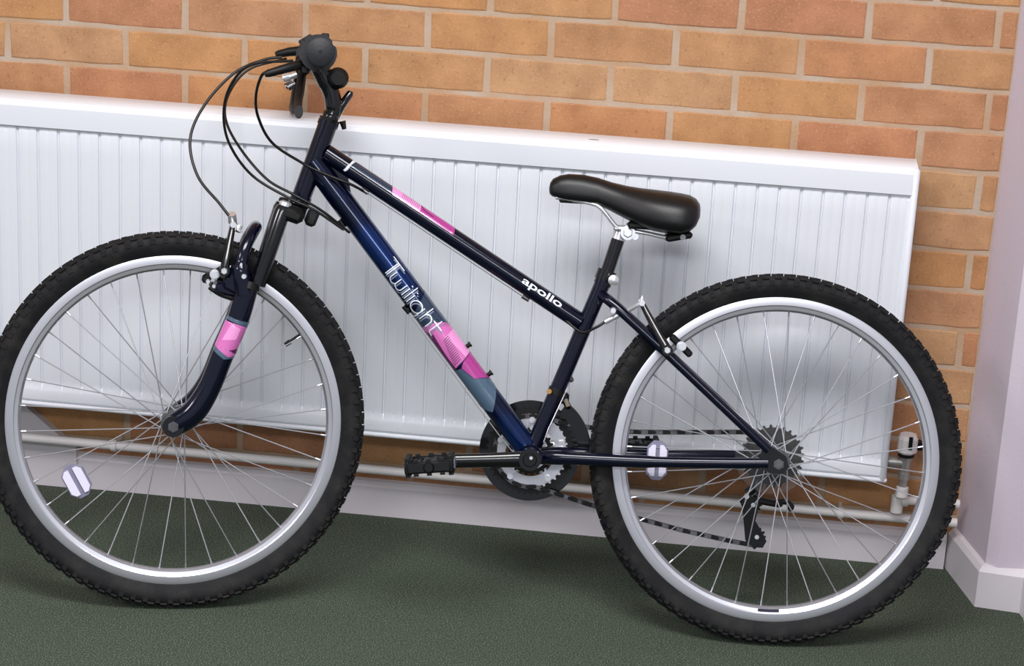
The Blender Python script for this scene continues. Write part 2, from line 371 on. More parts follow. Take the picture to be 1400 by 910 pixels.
# pipes
PY = -.045
p1 = MB(); p1.tube([(-1.2, PY, .1085), (1.55, PY, .1085), (1.716, PY, .1095)], .0088, 16)
q = p1.build('heating_pipe', M_PIPE); tag(q, 'long white heating pipe running just above the skirting board', 'pipe')
for x in (.1, .95, 1.5):
    b = MB(); b.tube([(x, 0, .1085), (x, PY+.006, .1085)], .004, 8); b.rings([(.0115, -.005), (.0115, .005), (.009, .005), (.009, -.005)], 20); b.v = b.v[:16]+[(x+yy, PY+xx, .1085+zz) for xx, yy, zz in b.v[16:]]; b.build('pipe_clip', M_PIPE, q)
p2 = MB(); TX, TY, TZ = 1.601, -.060, .150
p2.tube([(TX, TY-.0, .127), (TX, TY, .146), (TX+.001, TY-.005, .165), (VX, VY, .182), (VX, VY, .186)], .0085, 14)
p2.tube([(TX, TY, TZ), (1.64, TY+.006, TZ), (1.716, TY+.008, TZ)], .0085, 14)
q = p2.build('feed_pipe', M_PIPE); tag(q, 'short white pipe bending from the radiator valve into the pillar', 'pipe')
for a, b in (((TX, TY, .127), (TX, TY, .143)), ((VX, VY-.001, .166), (VX, VY, .184)), ((TX, TY, .143), (TX, TY, .158)), ((TX+.006, TY, TZ), (TX+.018, TY+.002, TZ))):
    MB().tube([a, b], .0115, 14).build('fitting', M_PIPE, q)
m = MB(); m.tube([(1.634, -.006, .248), (1.634, -.03, .248)], [.006, .008], 12); tag(m.build('wall_plug', M_BLACK), 'tiny black stub on the bricks right of the radiator valve', 'plug')

# ------------------------------------------------------------------ bicycle
# local frame: X forward (towards the front wheel), Y towards the viewer's side, Z up in the leaning plane
bike = empty('bicycle')
F_ = Vector((-0.99616313, -0.08751583, 0)); U_ = Vector((-0.02166487, 0.24660391, 0.96887416)); L_ = Vector((0.08479183, -0.96515672, 0.24754375))
bike.matrix_world = Matrix(((F_.x, L_.x, U_.x, 1.36782), (F_.y, L_.y, U_.y, -.40663), (F_.z, L_.z, U_.z, 0), (0, 0, 0, 1)))
tag(bike, 'dark navy mountain bicycle with pink decals leaning against the radiator and brick wall', 'bicycle')
def V3(s, h, l=0): return Vector((s, l, h))
HT, HB = V3(.80384, .85741), V3(.84512, .72408)
AX = (HT-HB).normalized()
ST = Matrix.Translation(HB) @ Matrix.Rotation(.14653, 4, AX) @ Matrix.Translation(-HB)     # the turned handlebar, fork and front wheel
BB = V3(.424, .305)
ID = Matrix.Identity(4)
def part(mb, name, mats, steer=False, parent=None, label=None, **k):
    return mb.build(name, mats, parent or bike, (ST if steer else ID) if parent is None else None, label=label, **k)

# --- frame tubes
TT0, TT1 = V3(.805, .806), V3(.350, .5395); DT0, DT1 = V3(.8268, .789), V3(.4225, .3065)
ht = MB(); d = AX
ht.tube([HB-d*.002, HB+d*.006, HB+d*.0062, HT-d*.0062, HT-d*.006, HT+d*.002], [.0185, .0185, .0168, .0168, .0185, .0185], 24)
head = part(ht, 'head_tube', M_PAINT)
MB().tube([HT+d*.002, HT+d*.008, HT+d*.0082, HT+d*.016, HT+d*.020], [.0178, .0185, .0145, .0150, .0125], 20).build('headset', M_BLACKG, head)
MB().tube([HB-d*.002, HB-d*.010, HB-d*.014], [.0185, .019, .016], 20).build('lower_race', M_BLACKG, head)
top = part(MB().tube([TT0, TT0.lerp(TT1, .5), TT1], .0156, 24), 'top_tube', M_PAINT)
dn = part(MB().tube([DT0, DT0.lerp(DT1, .1), DT0.lerp(DT1, .5), DT1], [.0200, .0210, .0210, .0205], 24, flat=1), 'down_tube', M_BLUE, label='metallic blue down tube')
g = MB(); gu = (TT0-V3(.80, .77)).normalized()
g.disc_prof([(.826, .80), (.795, .795), (.768, .778), (.757, .733), (.775, .722), (.812, .752)], -.002, .002); part(g, 'gusset', M_PAINT)
STT = V3(.3104, .6258)
seat = part(MB().tube([STT, STT.lerp(BB, .06), STT.lerp(BB, .0602), BB], [.0155, .0155, .0140, .0140], 24), 'seat_tube', M_PAINT)
bb = MB(); bb.tube([BB+V3(0, 0, -.036), BB+V3(0, 0, .036)], .0215, 24); bb.tube([BB+V3(0, 0, .036), BB+V3(0, 0, .044)], [.018, .016], 20)
part(bb, 'bottom_bracket', M_PAINT)
RH = V3(0, .3212)
for sg in (1, -1):
    part(MB().tube(spline([V3(.318, .590, .010*sg), V3(.290, .570, .028*sg), V3(.20, .497, .043*sg), V3(.10, .413, .056*sg), V3(.018, .344, .064*sg)], 6), [.0088]*12+[.0082]*13, 16), 'seat_stay', M_PAINT)
    part(MB().tube(spline([V3(.415, .3035, .020*sg), V3(.36, .3065, .034*sg), V3(.229, .3095, .045*sg), V3(.10, .316, .055*sg), V3(.018, .3215, .062*sg)], 6), [.0125]*6+[.0112]*7+[.0095]*12, 16, flat=.85), 'chainstay', M_PAINT)
    dp = MB(); dp.disc_prof([(.028, .352), (.012, .350), (-.012, .335), (-.017, .318), (-.010, .306), (.010, .304), (.032, .313), (.034, .330)], .0615*sg, .0665*sg); part(dp, 'dropout', M_BLACKG)
# seat clamp, post, saddle
cl = MB(); cl.tube([STT+V3(.004, -.011), STT+V3(-.001, .006)], .0172, 24); cb = part(cl, 'seat_clamp', M_BLACKG)
qb = MB(); qb.tube([V3(.2985, .6165, -.012), V3(.2985, .6165, .026)], .004, 10); qb.tube([V3(.2985, .6165, .020), V3(.2985, .6165, .030), V3(.2985, .6165, .034)], [.009, .0095, .004], 16); qb.build('bolt', M_CHROME, cb)
post = part(MB().tube([STT, V3(.2925, .692)], .0118, 20), 'seatpost', M_BLACKG)
c = MB(); c.tube([V3(.2945, .686), V3(.289, .706)], [.0128, .0125], 18); c.tube([V3(.279, .699, -.024), V3(.279, .699, .028)], .0125, 16); c.tube([V3(.279, .699, .028), V3(.279, .699, .033)], [.009, .007], 6); c.tube([V3(.266, .693, -.02), V3(.266, .693, .024)], .006, 8)
c.box((.286, 0, .706), (.036, .050, .010), bev=.003); c.build('saddle_clamp', M_CHROME, post)
# saddle: lofted sections
def saddle():
    prof = [(.4178, .7700, .7635, .004), (.4165, .7770, .7575, .013), (.4120, .7840, .7535, .018), (.400, .7905, .7500, .0215), (.385, .7938, .7478, .024), (.360, .7938, .7455, .026), (.335, .7900, .7440, .029), (.310, .7835, .7340, .035), (.285, .7790, .7225, .046), (.26, .7765, .7115, .060), (.235, .7750, .7040, .071), (.21, .7735, .7010, .077), (.19, .7715, .7000, .078), (.175, .7690, .7050, .074), (.165, .7640, .7150, .066), (.159, .7560, .7290, .050), (.157, .745, .738, .02)]
    NS = 20; V = []; F = []
    for s, ht_, hb_, wd in prof:
        for j in range(NS):
            a = 2*math.pi*j/NS; ca, sa = math.cos(a), math.sin(a)
            l = wd*math.copysign(abs(ca)**.8, ca); mid = hb_+(ht_-hb_)*.30
            z = mid+(ht_-mid)*abs(sa)**.75 if sa >= 0 else mid-(mid-hb_)*abs(sa)**.5
            V.append((s, l, z))
    k = len(prof)
    for i in range(k-1):
        for j in range(NS): F.append((i*NS+j, i*NS+(j+1) % NS, (i+1)*NS+(j+1) % NS, (i+1)*NS+j))
    F += [tuple(range(NS)), tuple((k-1)*NS+j for j in range(NS))]
    return MB().add(V, F)
sad = part(saddle(), 'saddle', M_SADDLE, angle=80)
u = MB()
for sg in (1, -1):
    u.tube(spline([V3(.405, .752, .010*sg), V3(.350, .746, .016*sg), V3(.327, .738, .022*sg), V3(.300, .709, .022*sg), V3(.285, .704, .022*sg), V3(.25, .700, .024*sg), V3(.205, .694, .034*sg), V3(.188, .703, .036*sg)], 5), .0036, 10)
u.build('rail', M_CHROME, sad)
m = MB(); m.box((.192, 0, .6975), (.046, .100, .012), Matrix.Rotation(.22, 3, 'Y'), bev=.004); m.box((.240, 0, .712), (.08, .070, .012), bev=.004)
m.build('saddle_base', M_BLACK, sad); MB().box((.372, 0, .7475), (.055, .03, .008), bev=.003).build('nose_base', M_BLACK, sad)
for sg in (1, -1): MB().tube([V3(.186, .697, .046*sg), V3(.186, .697, .0525*sg)], .005, 12).build('rivet', M_STEEL, sad)

# --- lettering and decals laid on the tubes; (u, v): metres from the tube's front end, height in radii
class TubeMap:
    def __init__(s, A, B, r):
        s.A = A; s.B = B; s.r = r; s.d = (B-A).normalized(); n_ = Vector((-s.d.z, 0, s.d.x)); s.n = n_ if n_.z > 0 else -n_
    def w(s, v): return math.asin(max(-1, min(1, v)))*s.r+(max(0, v-1)-max(0, -1-v))*s.r*1.0
    def P(s, u, w_, e=.0004):
        a = w_/s.r; r = s.r+e; return s.A+s.d*u+s.n*(r*math.sin(a))+Vector((0, r*math.cos(a), 0))
    def patch(s, poly, e=.0004):
        q = [(u_, s.w(v_)) for u_, v_ in poly]; m_ = MB(); u0 = min(a for a, _ in q); u1 = max(a for a, _ in q); n_ = max(3, int((u1-u0)/.0018)); rows = []
        for i in range(n_+1):
            uu = u0+(u1-u0)*min(max(i/n_, 1e-4), 1-1e-4); xs = []
            for k in range(len(q)):
                (a, b), (c_, d_) = q[k], q[(k+1) % len(q)]
                if (a <= uu) != (c_ <= uu): xs.append(b+(d_-b)*(uu-a)/(c_-a))
            rows.append((uu, min(xs), max(xs)) if len(xs) > 1 else None)
        K = 8; V = []; Fc = []; prev = None
        for r_ in rows:
            if r_ is None: prev = None; continue
            base = len(V); V += [s.P(r_[0], r_[1]+(r_[2]-r_[1])*j/K, e) for j in range(K+1)]
            if prev is not None: Fc += [(prev+j, prev+j+1, base+j+1, base+j) for j in range(K)]
            prev = base
        return m_.add(V, Fc)
    def stroke(s, m_, pts, wd, e=.0007):
        # pts in (u, w)
        out = [pts[0]]
        for a, b in zip(pts, pts[1:]):
            L = math.hypot(b[0]-a[0], b[1]-a[1]); k = max(1, int(L/.002))
            out += [(a[0]+(b[0]-a[0])*i/k, a[1]+(b[1]-a[1])*i/k) for i in range(1, k+1)]
        V = []; n_ = len(out)
        for i, (a, b) in enumerate(out):
            p0 = out[max(i-1, 0)]; p1 = out[min(i+1, n_-1)]; dx, dy = p1[0]-p0[0], p1[1]-p0[1]; L = math.hypot(dx, dy) or 1; nx_, ny_ = -dy/L*wd/2, dx/L*wd/2
            V += [s.P(a+nx_, b+ny_, e), s.P(a-nx_, b-ny_, e)]
        m_.add(V, [(2*i, 2*i+1, 2*i+3, 2*i+2) for i in range(n_-1)])
DM = TubeMap(DT0, DT1, .0211); TM = TubeMap(TT0, TT1, .0156)
def decal(tm, polys, name, mt, parent, e=.0004, label=None):
    m_ = MB()
    for p in polys: q_ = tm.patch(p, e); m_.add(q_.v, q_.f)
    return m_.build(name, mt, parent, label=label)
decal(DM, [[(.290, 1.05), (.345, 1.5), (.372, 1.38), (.345, -1.0), (.322, -1.1)]], 'decal', M_TEALD, dn, label='dark slate patch behind the lettering')
decal(DM, [[(.338, -1.15), (.346, .1), (.3717, 1.45), (.4215, 1.45), (.4323, -.69), (.40, -.70), (.362, -.6)]], 'decal', M_PINK, dn, .0005, label='pink patch on the down tube')
decal(DM, [[(.377, .2), (.372, 1.45), (.4215, 1.4), (.4262, .5)]], 'decal', M_PINKL, dn, .0006, label='light pink patch on the down tube')
decal(DM, [[(.338, -1.35), (.338, -1.0), (.362, -.5), (.40, -.68), (.4343, -.72), (.436, -1.3)]], 'decal', M_PURP, dn, .00055, label='plum strip along the lower edge')
decal(DM, [[(.4215, 1.45), (.489, 1.5), (.4656, .03), (.4375, -.3), (.430, .2)]], 'decal', M_MAG, dn, .00065, label='magenta patch on the down tube')
decal(DM, [[(.4323, -1.2), (.4375, -.35), (.4656, .0), (.488, 1.25), (.531, -.4), (.50, -1.3)]], 'decal', M_TEAL, dn, .0006, label='slate patch on the down tube')
m = MB()
for i in range(13):
    u0 = .379+i*.0037; DM.stroke(m, [(u0, DM.w(.42-.02*i)), (u0+.0028, DM.w(-.16-.04*i))], .0010, .0008)
m.build('hatching', M_INK, dn)
decal(TM, [[(.050, .30), (.056, 1.2), (.1235, 1.15), (.1343, .30)]], 'decal', M_TEALD, top, label='slate patch on the top tube')
decal(TM, [[(.1343, .25), (.1232, 1.3), (.183, 1.25), (.192, .25)]], 'decal', M_PINKL, top, .0005, label='light pink patch on the top tube')
decal(TM, [[(.192, .25), (.183, 1.25), (.2525, 1.25), (.262, .25)]], 'decal', M_MAG, top, .0005, label='magenta patch on the top tube')
decal(TM, [[(.042, -.5), (.047, 1.0), (.0525, 1.0), (.0475, -.5)]], 'decal', M_LET, top, .0005, label='small white mark on the top tube')
m = MB()
for i in range(11):
    u0 = .150+i*.0033; TM.stroke(m, [(u0, TM.w(.98)), (u0+.0022, TM.w(.55))], .0007, .0008)
TM.stroke(m, [(.186, TM.w(.97)), (.196, TM.w(.72)), (.215, TM.w(.66))], .0012, .0008)
m.build('hatching', M_INK, top)
def arc(cx, cy, rx, ry, a0, a1, n=12): return [(cx+rx*math.cos(math.radians(a0+(a1-a0)*i/n)), cy+ry*math.sin(math.radians(a0+(a1-a0)*i/n))) for i in range(n+1)]
GL = [  # hand-drawn thin round lettering, units: cap height 1, text runs in +x
    [(.02, .98), (.62, .98)], [(.30, .98), (.30, .02)], [(.36, .98), (.36, .06)],                                   # T
    [(.50, .62)]+arc(.64, .20, .14, .20, 180, 360)+[(.78, .55)], [(.78, .30)]+arc(.92, .20, .14, .20, 180, 360)+[(1.06, .62)],  # w
    [(1.20, .62), (1.20, .0)], [(1.17, .80), (1.23, .80)],                                                           # i
    [(1.34, 1.02), (1.34, .0)],                                                                                      # l
    [(1.48, .62), (1.48, .0)], [(1.45, .80), (1.51, .80)],                                                           # i
    arc(1.82, .30, .22, .32, 0, 360, 24), [(2.04, .62), (2.04, -.12)]+arc(1.84, -.12, .20, .24, 0, -140),             # g
    [(2.20, 1.02), (2.20, .0)], [(2.20, .34)]+arc(2.36, .36, .16, .26, 180, 0)+[(2.52, .0)],                          # h
    [(2.72, .98), (2.72, .16)]+arc(2.84, .14, .12, .14, 180, 300), [(2.56, .62), (2.96, .62)],                        # t
]
m = MB(); m2 = MB(); S_ = .0315; XS = .152/2.95
for g in GL:
    DM.stroke(m2, [(.2145+x*XS+.0022, -.0165+y*S_-.0012) for x, y in g], .0022, .0006)
    DM.stroke(m, [(.2125+x*XS, -.0150+y*S_) for x, y in g], .0019, .0009)
m2.build('lettering', M_LET2, dn, label='grey outline behind the word Twilight'); m.build('lettering', M_LET, dn, label='thin white rounded letters spelling Twilight')
def text_on(tm, txt, u0, w0, width, height, mt, parent, label):
    cu = bpy.data.curves.new('word', 'FONT'); cu.body = txt; cu.size = 1; cu.offset = .018; to = bpy.data.objects.new('word', cu); COL.objects.link(to)
    me = bpy.data.meshes.new_from_object(to.evaluated_get(bpy.context.evaluated_depsgraph_get())); bpy.data.objects.remove(to)
    import bmesh
    bm = bmesh.new(); bm.from_mesh(me); bmesh.ops.triangulate(bm, faces=bm.faces); bmesh.ops.subdivide_edges(bm, edges=bm.edges, cuts=4, use_grid_fill=True); bm.to_mesh(me); bm.free()
    xs = [v.co.x for v in me.vertices]; ys = [v.co.y for v in me.vertices]; x0, x1 = min(xs), max(xs); y0 = 0; y1 = max(ys)
    for v in me.vertices: v.co = tm.P(u0+(v.co.x-x0)/(x1-x0)*width, w0+(v.co.y)/(y1)*height, .0008)
    me.materials.clear(); me.materials.append(mt); return link('lettering', me, parent, None, label)
text_on(TM, 'apollo', .4035, .0015, .0800, .0125, M_LET, top, 'small white word apollo near the seat tube')
# bosses and guides
for u_ in (.4136, .475):
    b = MB(); P = DM.P(u_, 1.50*.0211); b.tube([P, P+DM.n*.006, P+DM.n*.0065, P+DM.n*.009], [.004, .004, .0055, .005], 10); b.build('bottle_bolt', M_DARKST, dn)
for u_ in (.115, .30):
    b = MB(); P = DM.A+DM.d*u_-DM.n*.0235+Vector((0, .006, 0)); b.tube([P-DM.d*.008, P+DM.d*.008], [.0045, .0035], 10); b.build('cable_guide', M_BLACKG, dn)
for u_ in (.092, .425):
    b = MB(); P = TM.A+TM.d*u_-TM.n*.018+Vector((0, .004, 0)); b.tube([P-TM.d*.007, P+TM.d*.007], [.0042, .0034], 10); b.build('cable_guide', M_STEEL, top)

# --- stem, bar, grips, shifters, levers (all turned with the fork)
s_ = MB(); s_.tube(spline([HT+d*.015, V3(.796, .880), V3(.800, .905), V3(.812, .930), V3(.826, .955)], 5), [.0135]*6+[.0150]*8+[.0165]*7, 18)
s_.tube([V3(.829, .962, -.024), V3(.829, .962, .024)], .0195, 20)
stem = part(s_, 'stem', M_BLACKG, True)
b = MB(); b.tube([V3(.792, .935, -.028), V3(.792, .935, -.024), V3(.792, .935, .018), V3(.792, .935, .026)], [.010, .018, .0185, .012], 18); b.tube([V3(.800, .925), V3(.808, .945)], .014, 12); b.build('stem_clamp', M_BLACK, stem)
b = MB(); b.tube([V3(.793, .868), V3(.783, .888), V3(.7695, .909), V3(.768, .914)], [.008, .0075, .0065, .004], 12); b.tube([V3(.780, .862), V3(.776, .848)], [.006, .004], 10); b.build('stem_bolt', M_BLACKG, stem)
hb = MB(); hb.tube(spline([V3(.832, .975, -.256), V3(.832, .974, -.15), V3(.832, .968, -.09), V3(.829, .962, -.03), V3(.829, .962, .03), V3(.832, .968, .09), V3(.832, .974, .15), V3(.832, .975, .258)], 5), .0112, 16)
bar = part(hb, 'handlebar', M_BLACKG, True)
for sg in (1, -1):
    g = MB(); e = .255 if sg < 0 else .260
    pr = [.021, .0235, .0235, .0175]+[.0165, .0180]*8+[.0205]; xs = [e, e-.002, e-.005, e-.007]+[e-.010-.0048*k for k in range(16)]+[e-.090]
    g.tube([V3(.832, .975, x*sg) for x in xs], pr, 20); go = part(g, 'grip', M_GREYP, True)
    MB().tube([V3(.832, .975, sg*(e+.0002)), V3(.832, .975, sg*(e-.002))], .003, 8).build('grip_hole', M_BLACK, go)
    t = MB(); sh = []
    for i in range(48):
        a = 2*math.pi*i/48; r = .0305 if i % 16 not in (3, 4) else .0275; sh.append((r*math.cos(a), r*math.sin(a)))
    t.disc_prof(sh, .118*sg, .166*sg, (.832, .974)); t.box((.822, .142*sg, 1.003), (.013, .040, .008), bev=.002); t.box((.851, .142*sg, .998), (.016, .036, .006), Matrix.Rotation(.6, 3, 'Y'), bev=.002)
    to = part(t, 'twist_shifter', M_GREYP, True)
    # cable outlet of the shifter
    if sg > 0: b_ = MB().tube([V3(.846, .957, .135), V3(.872, .950, .16), V3(.912, .936, .17), V3(.918, .934, .17)], [.0085, .0080, .0065, .0045], 12)
    else: b_ = MB().tube([V3(.850, .980, -.135), V3(.874, .976, -.14), V3(.894, .9705, -.14), V3(.898, .969, -.14)], [.0085, .0080, .0065, .0045], 12)
    b_.build('cable_outlet', M_BLACK, to)
    lc = MB(); lc.tube([V3(.832, .973, .098*sg), V3(.832, .973, .114*sg)], .0165, 18); lc.box((.848, .106*sg, .958), (.030, .016, .024), bev=.004); lc.box((.853, .128*sg, .945), (.016, .060, .016), bev=.004)
    lo = part(lc, 'lever_clamp', M_BLACK, True)
    MB().tube(spline([V3(.856, .938, .110*sg), V3(.858, .915, .128*sg), V3(.861, .889, .155*sg), V3(.8605, .876, .20*sg), V3(.861, .878, .225*sg)], 5), [.0075]*8+[.0070]*13, 12, flat=1.4).build('brake_lever', M_BLACK, lo)
    b_ = MB(); b_.tube([V3(.864, .937, .10*sg), V3(.876, .932, .10*sg), V3(.8762, .932, .10*sg), V3(.884, .929, .10*sg)], [.005, .005, .0075, .0065], 12); b_.build('barrel_adjuster', M_CHROME, lo)
    b_ = MB(); b_.tube([V3(.866, .922, .11*sg), V3(.878, .914, .11*sg)], [.005, .006], 10); b_.build('lever_pivot', M_STEEL, lo)

# --- suspension fork
c = MB(); c.tube([HB-d*.008, HB-d*.030], [.0165, .0175], 18)
c.box((.8615, 0, .7005), (.045, .128, .026), Matrix.Rotation(-.30, 3, 'Y'), bev=.008)
crown = part(c, 'fork_crown', M_BLACK, True)
c = MB(); c.box((.824, -.014, .6925), (.020, .040, .030), Matrix.Rotation(-.35, 3, 'Y'), bev=.005); c.build('bracket', M_GREYP, crown)
LEGC = [(.9285, .580), (.9434, .5146), (.9670, .4518), (.9830, .4050), (1.0000, .3700), (1.0150, .3500), (1.0290, .3390), (1.0441, .3294)]
for sg in (1, -1):
    c = MB(); c.tube([V3(.8735, .712, .050*sg), V3(.8763, .7045, .050*sg), V3(.9008, .6178, .050*sg), V3(.913, .577, .050*sg)], [.0125, .0145, .0138, .0142], 20)
    lg = part(c, 'fork_stanchion', M_BLACKG, True)
    MB().tube([V3(.8725, .714, .050*sg), V3(.8708, .720, .050*sg), V3(.8703, .722, .050*sg)], [.0105, .0100, .006], 16).build('preload_knob', M_CHROME if sg > 0 else M_BLACK, lg)
    c = MB(); P = spline([V3(a, b_, .0535*sg) for a, b_ in LEGC], 5); R = []
    for i in range(len(P)): t = i/(len(P)-1); R.append(.0192 if t < .45 else .0192+.0022*math.sin(math.pi*min(1, (t-.45)/.6)))
    R[0] = .0175; P.append(P[-1]+(P[-1]-P[-2]).normalized()*.012); R[-1] = .0200; R.append(.0150)
    c.tube(P, R, 22, flat=.85)
    lg = part(c, 'fork_leg', M_PAINT, True)
    MB().tube([V3(.924, .583, .0535*sg), V3(.9275, .572, .0535*sg)], [.0160, .0190], 20).build('dust_seal', M_BLACK, lg)
    b_ = MB(); b_.box((.9480, .0475*sg, .5830), (.040, .020, .050), Matrix.Rotation(-.45, 3, 'Y'), bev=.007); b_.box((.962, .046*sg, .566), (.044, .014, .022), Matrix.Rotation(-.2, 3, 'Y'), bev=.005); b_.build('brake_boss', M_PAINT, lg)
    q_ = MB(); q_.disc_prof([(1.0441+.0185*math.cos(a), .3294+.0185*math.sin(a)) for a in [2*math.pi*i/20 for i in range(20)]], .0475*sg, .0690*sg); q_.build('dropout', M_BLACKG, lg)
    if sg > 0:
        class LegMap(TubeMap): pass
        lm = LegMap(V3(.9434, .5146, .0535), V3(.9670, .4518, .0535), .0180); lm.r = .0194
        def lp(poly, mt, e, lab):
            q_ = lm.patch(poly, e); q_.v = [(x, .0535+(y-.0535)*.87, z) for x, y, z in q_.v]; q_.build('decal', mt, lg, label=lab)
        lp([(-.006, -1.2), (-.002, 1.2), (.006, 1.2), (.004, -1.2)], M_TEAL, .0004, 'slate band on the fork leg')
        lp([(.003, -1.2), (.006, 1.2), (.058, 1.2), (.069, -.2), (.057, -1.2)], M_TEAL, .0004, 'slate band on the fork leg')
        lp([(.003, -1.2), (.006, 1.2), (.050, 1.2), (.063, -.45), (.052, -1.2)], M_PINK, .0006, 'pink band on the fork leg')
        lp([(.010, -.5), (.008, .4), (.040, .6), (.030, -.5)], M_PINKL, .0008, 'light pink patch on the fork leg')
        lp([(.044, -.9), (.052, -.2), (.055, -1.0)], M_PURP, .0008, 'plum patch on the fork leg')
        # cast arch that bridges the two legs over the tyre
ar = MB(); ar.tube(spline([V3(.9350, .560, .060), V3(.9420, .605, .0585), V3(.936, .640, .050), V3(.9225, .668, .028), V3(.9195, .672, 0), V3(.9225, .668, -.028), V3(.936, .640, -.050), V3(.9420, .605, -.0585), V3(.9350, .560, -.060)], 6), [.0145]*7+[.0105]*35+[.0145]*7, 14)
part(ar, 'fork_arch', M_PAINT, True)

# --- wheels
def tyre_mesh(Rr, Ro):
    hw = .0235; prof = []
    prof = [(Rr-.004, -.010), (Rr+.001, -.0125), (Rr+.010, -.0195), (Rr+.020, -hw+.001), (Ro-.013, -hw+.0015), (Ro-.0075, -.0185), (Ro-.004, -.011), (Ro-.0030, 0), (Ro-.004, .011), (Ro-.0075, .0185), (Ro-.013, hw-.0015), (Rr+.020, hw-.001), (Rr+.010, .0195), (Rr+.001, .0125), (Rr-.004, .010)]
    m_ = MB().rings(prof, 160); return m_.mesh('tyre', M_RUBBER, angle=70)
def tread_mesh(Ro):
    m_ = MB(); N = 92
    for i in range(N):
        a = 2*math.pi*i/N
        for (y, r, da, dx, dy, dz, tilt) in ((0.0055, Ro-.0022, 0, .010, .0075, .0060, 0), (-.0055, Ro-.0022, .5, .010, .0075, .0060, 0), (.0165, Ro-.0065, .25, .0115, .0070, .0062, -.65), (-.0165, Ro-.0065, .25, .0115, .0070, .0062, .65), (.0222, Ro-.0135, .7, .0085, .0042, .0085, 0), (-.0222, Ro-.0135, .7, .0085, .0042, .0085, 0)):
            aa = a+da*2*math.pi/N; R_ = Matrix.Rotation(-aa+math.pi/2, 3, 'Y') @ Matrix.Rotation(tilt, 3, 'X')
            m_.box((r*math.cos(aa), y, r*math.sin(aa)), (dx, dy, dz), R_)
    return m_.mesh('tread_knobs', M_RUBBER, smooth=False)
def rim_mesh(Rr):
    return MB().rings([(Rr, -.0122), (Rr, -.0095), (Rr-.006, -.0085), (Rr-.006, .0085), (Rr, .0095), (Rr, .0122), (Rr-.003, .0128), (Rr-.0135, .0126), (Rr-.0155, .0112), (Rr-.0215, .0100), (Rr-.0250, .0050), (Rr-.0255, 0), (Rr-.0250, -.0050), (Rr-.0215, -.0100), (Rr-.0155, -.0112), (Rr-.0135, -.0126), (Rr-.003, -.0128)], 160).mesh('wheel', M_RIM, angle=22)
def spoke_mesh(Rr, side, trail, R0=.0195, Y0=.031):
    ah = math.radians(62)*trail; a = Vector((R0*math.cos(ah), Y0*side, R0*math.sin(ah))); b = Vector((Rr-.022, .0035*side, 0))
    m_ = MB(); m_.tube([a+Vector((0, .004*side, 0)), a, a.lerp(b, .5), b], .00100, 6); m_.tube([a.lerp(b, .955), b+(b-a).normalized()*.003], [.0015, .0018], 6); return m_.mesh('spoke', M_SPOKE)
def wheel(name, M, Rr, Ro, rear, phase):
    wo = link('wheel', rim_mesh(Rr), bike, M, name)
    link('tyre', tyre_mesh(Rr, Ro), wo); t_ = link('tread_knobs', tread_mesh(Ro), wo); t_['kind'] = 'stuff'
    h_ = MB(); fr = .0225
    h_.tube([(0, y, 0) for y in (-.040, -.036, -.0355, -.032, -.0315, .0315, .032, .0355, .036, .040)], [.012, .013, fr, fr, .0125, .0125, fr, fr, .013, .012], 28)
    h_.build('hub', M_STEEL, wo)
    x = MB(); e = .069 if rear else .074; x.tube([(0, -e, 0), (0, e, 0)], .005, 12); x.tube([(0, e-.0005, 0), (0, e+.001, 0)], .0062, 12)
    for sg in (1, -1): x.tube([(0, sg*(e-.009), 0), (0, sg*(e-.002), 0)], .0095, 6); x.tube([(0, sg*(e-.012), 0), (0, sg*(e-.009), 0)], .0125, 18)
    x.build('axle', M_STEEL, wo)
    ms = {(sd, tr): spoke_mesh(Rr, sd, tr) for sd in (1, -1) for tr in (1, -1)}
    for k in range(36):
        sd = 1 if k % 2 == 0 else -1; tr = 1 if (k//2) % 2 == 0 else -1
        link('spoke', ms[(sd, tr)], wo, Matrix.Rotation(-(phase+k*2*math.pi/36), 4, 'Y'))
    return wo
FR_R, FR_O, RR_R, RR_O = .28742, .32795, .28202, .32117
FHUB = V3(1.0441, .32944)
fw = wheel('front wheel with silver rim and knobbly tyre', ST @ Matrix.Translation(FHUB), FR_R, FR_O, False, .06)
rw = wheel('rear wheel with silver rim and knobbly tyre', Matrix.Translation(RH), RR_R, RR_O, True, .03)
def valve(wo, R, ang):
    m_ = MB(); c_, s2 = math.cos(ang), math.sin(ang); m_.tube([(c_*(R-.022), 0, s2*(R-.022)), (c_*(R-.045), 0, s2*(R-.045)), (c_*(R-.0452), 0, s2*(R-.0452)), (c_*(R-.056), 0, s2*(R-.056))], [.003, .003, .0045, .0040], 10); m_.build('valve_stem', M_BLACK, wo)
valve(fw, FR_R, math.atan2(.485-.329, .8387-1.0441))
valve(rw, RR_R, -.045)
MB().rings([(RR_R-.0215, .0102), (RR_R-.0215, .0110), (RR_R-.0165, .0116), (RR_R-.0165, .0110)], 10, (0, 0, 0), math.radians(-95), math.radians(-87)).build('rim_mark', M_INK, rw)
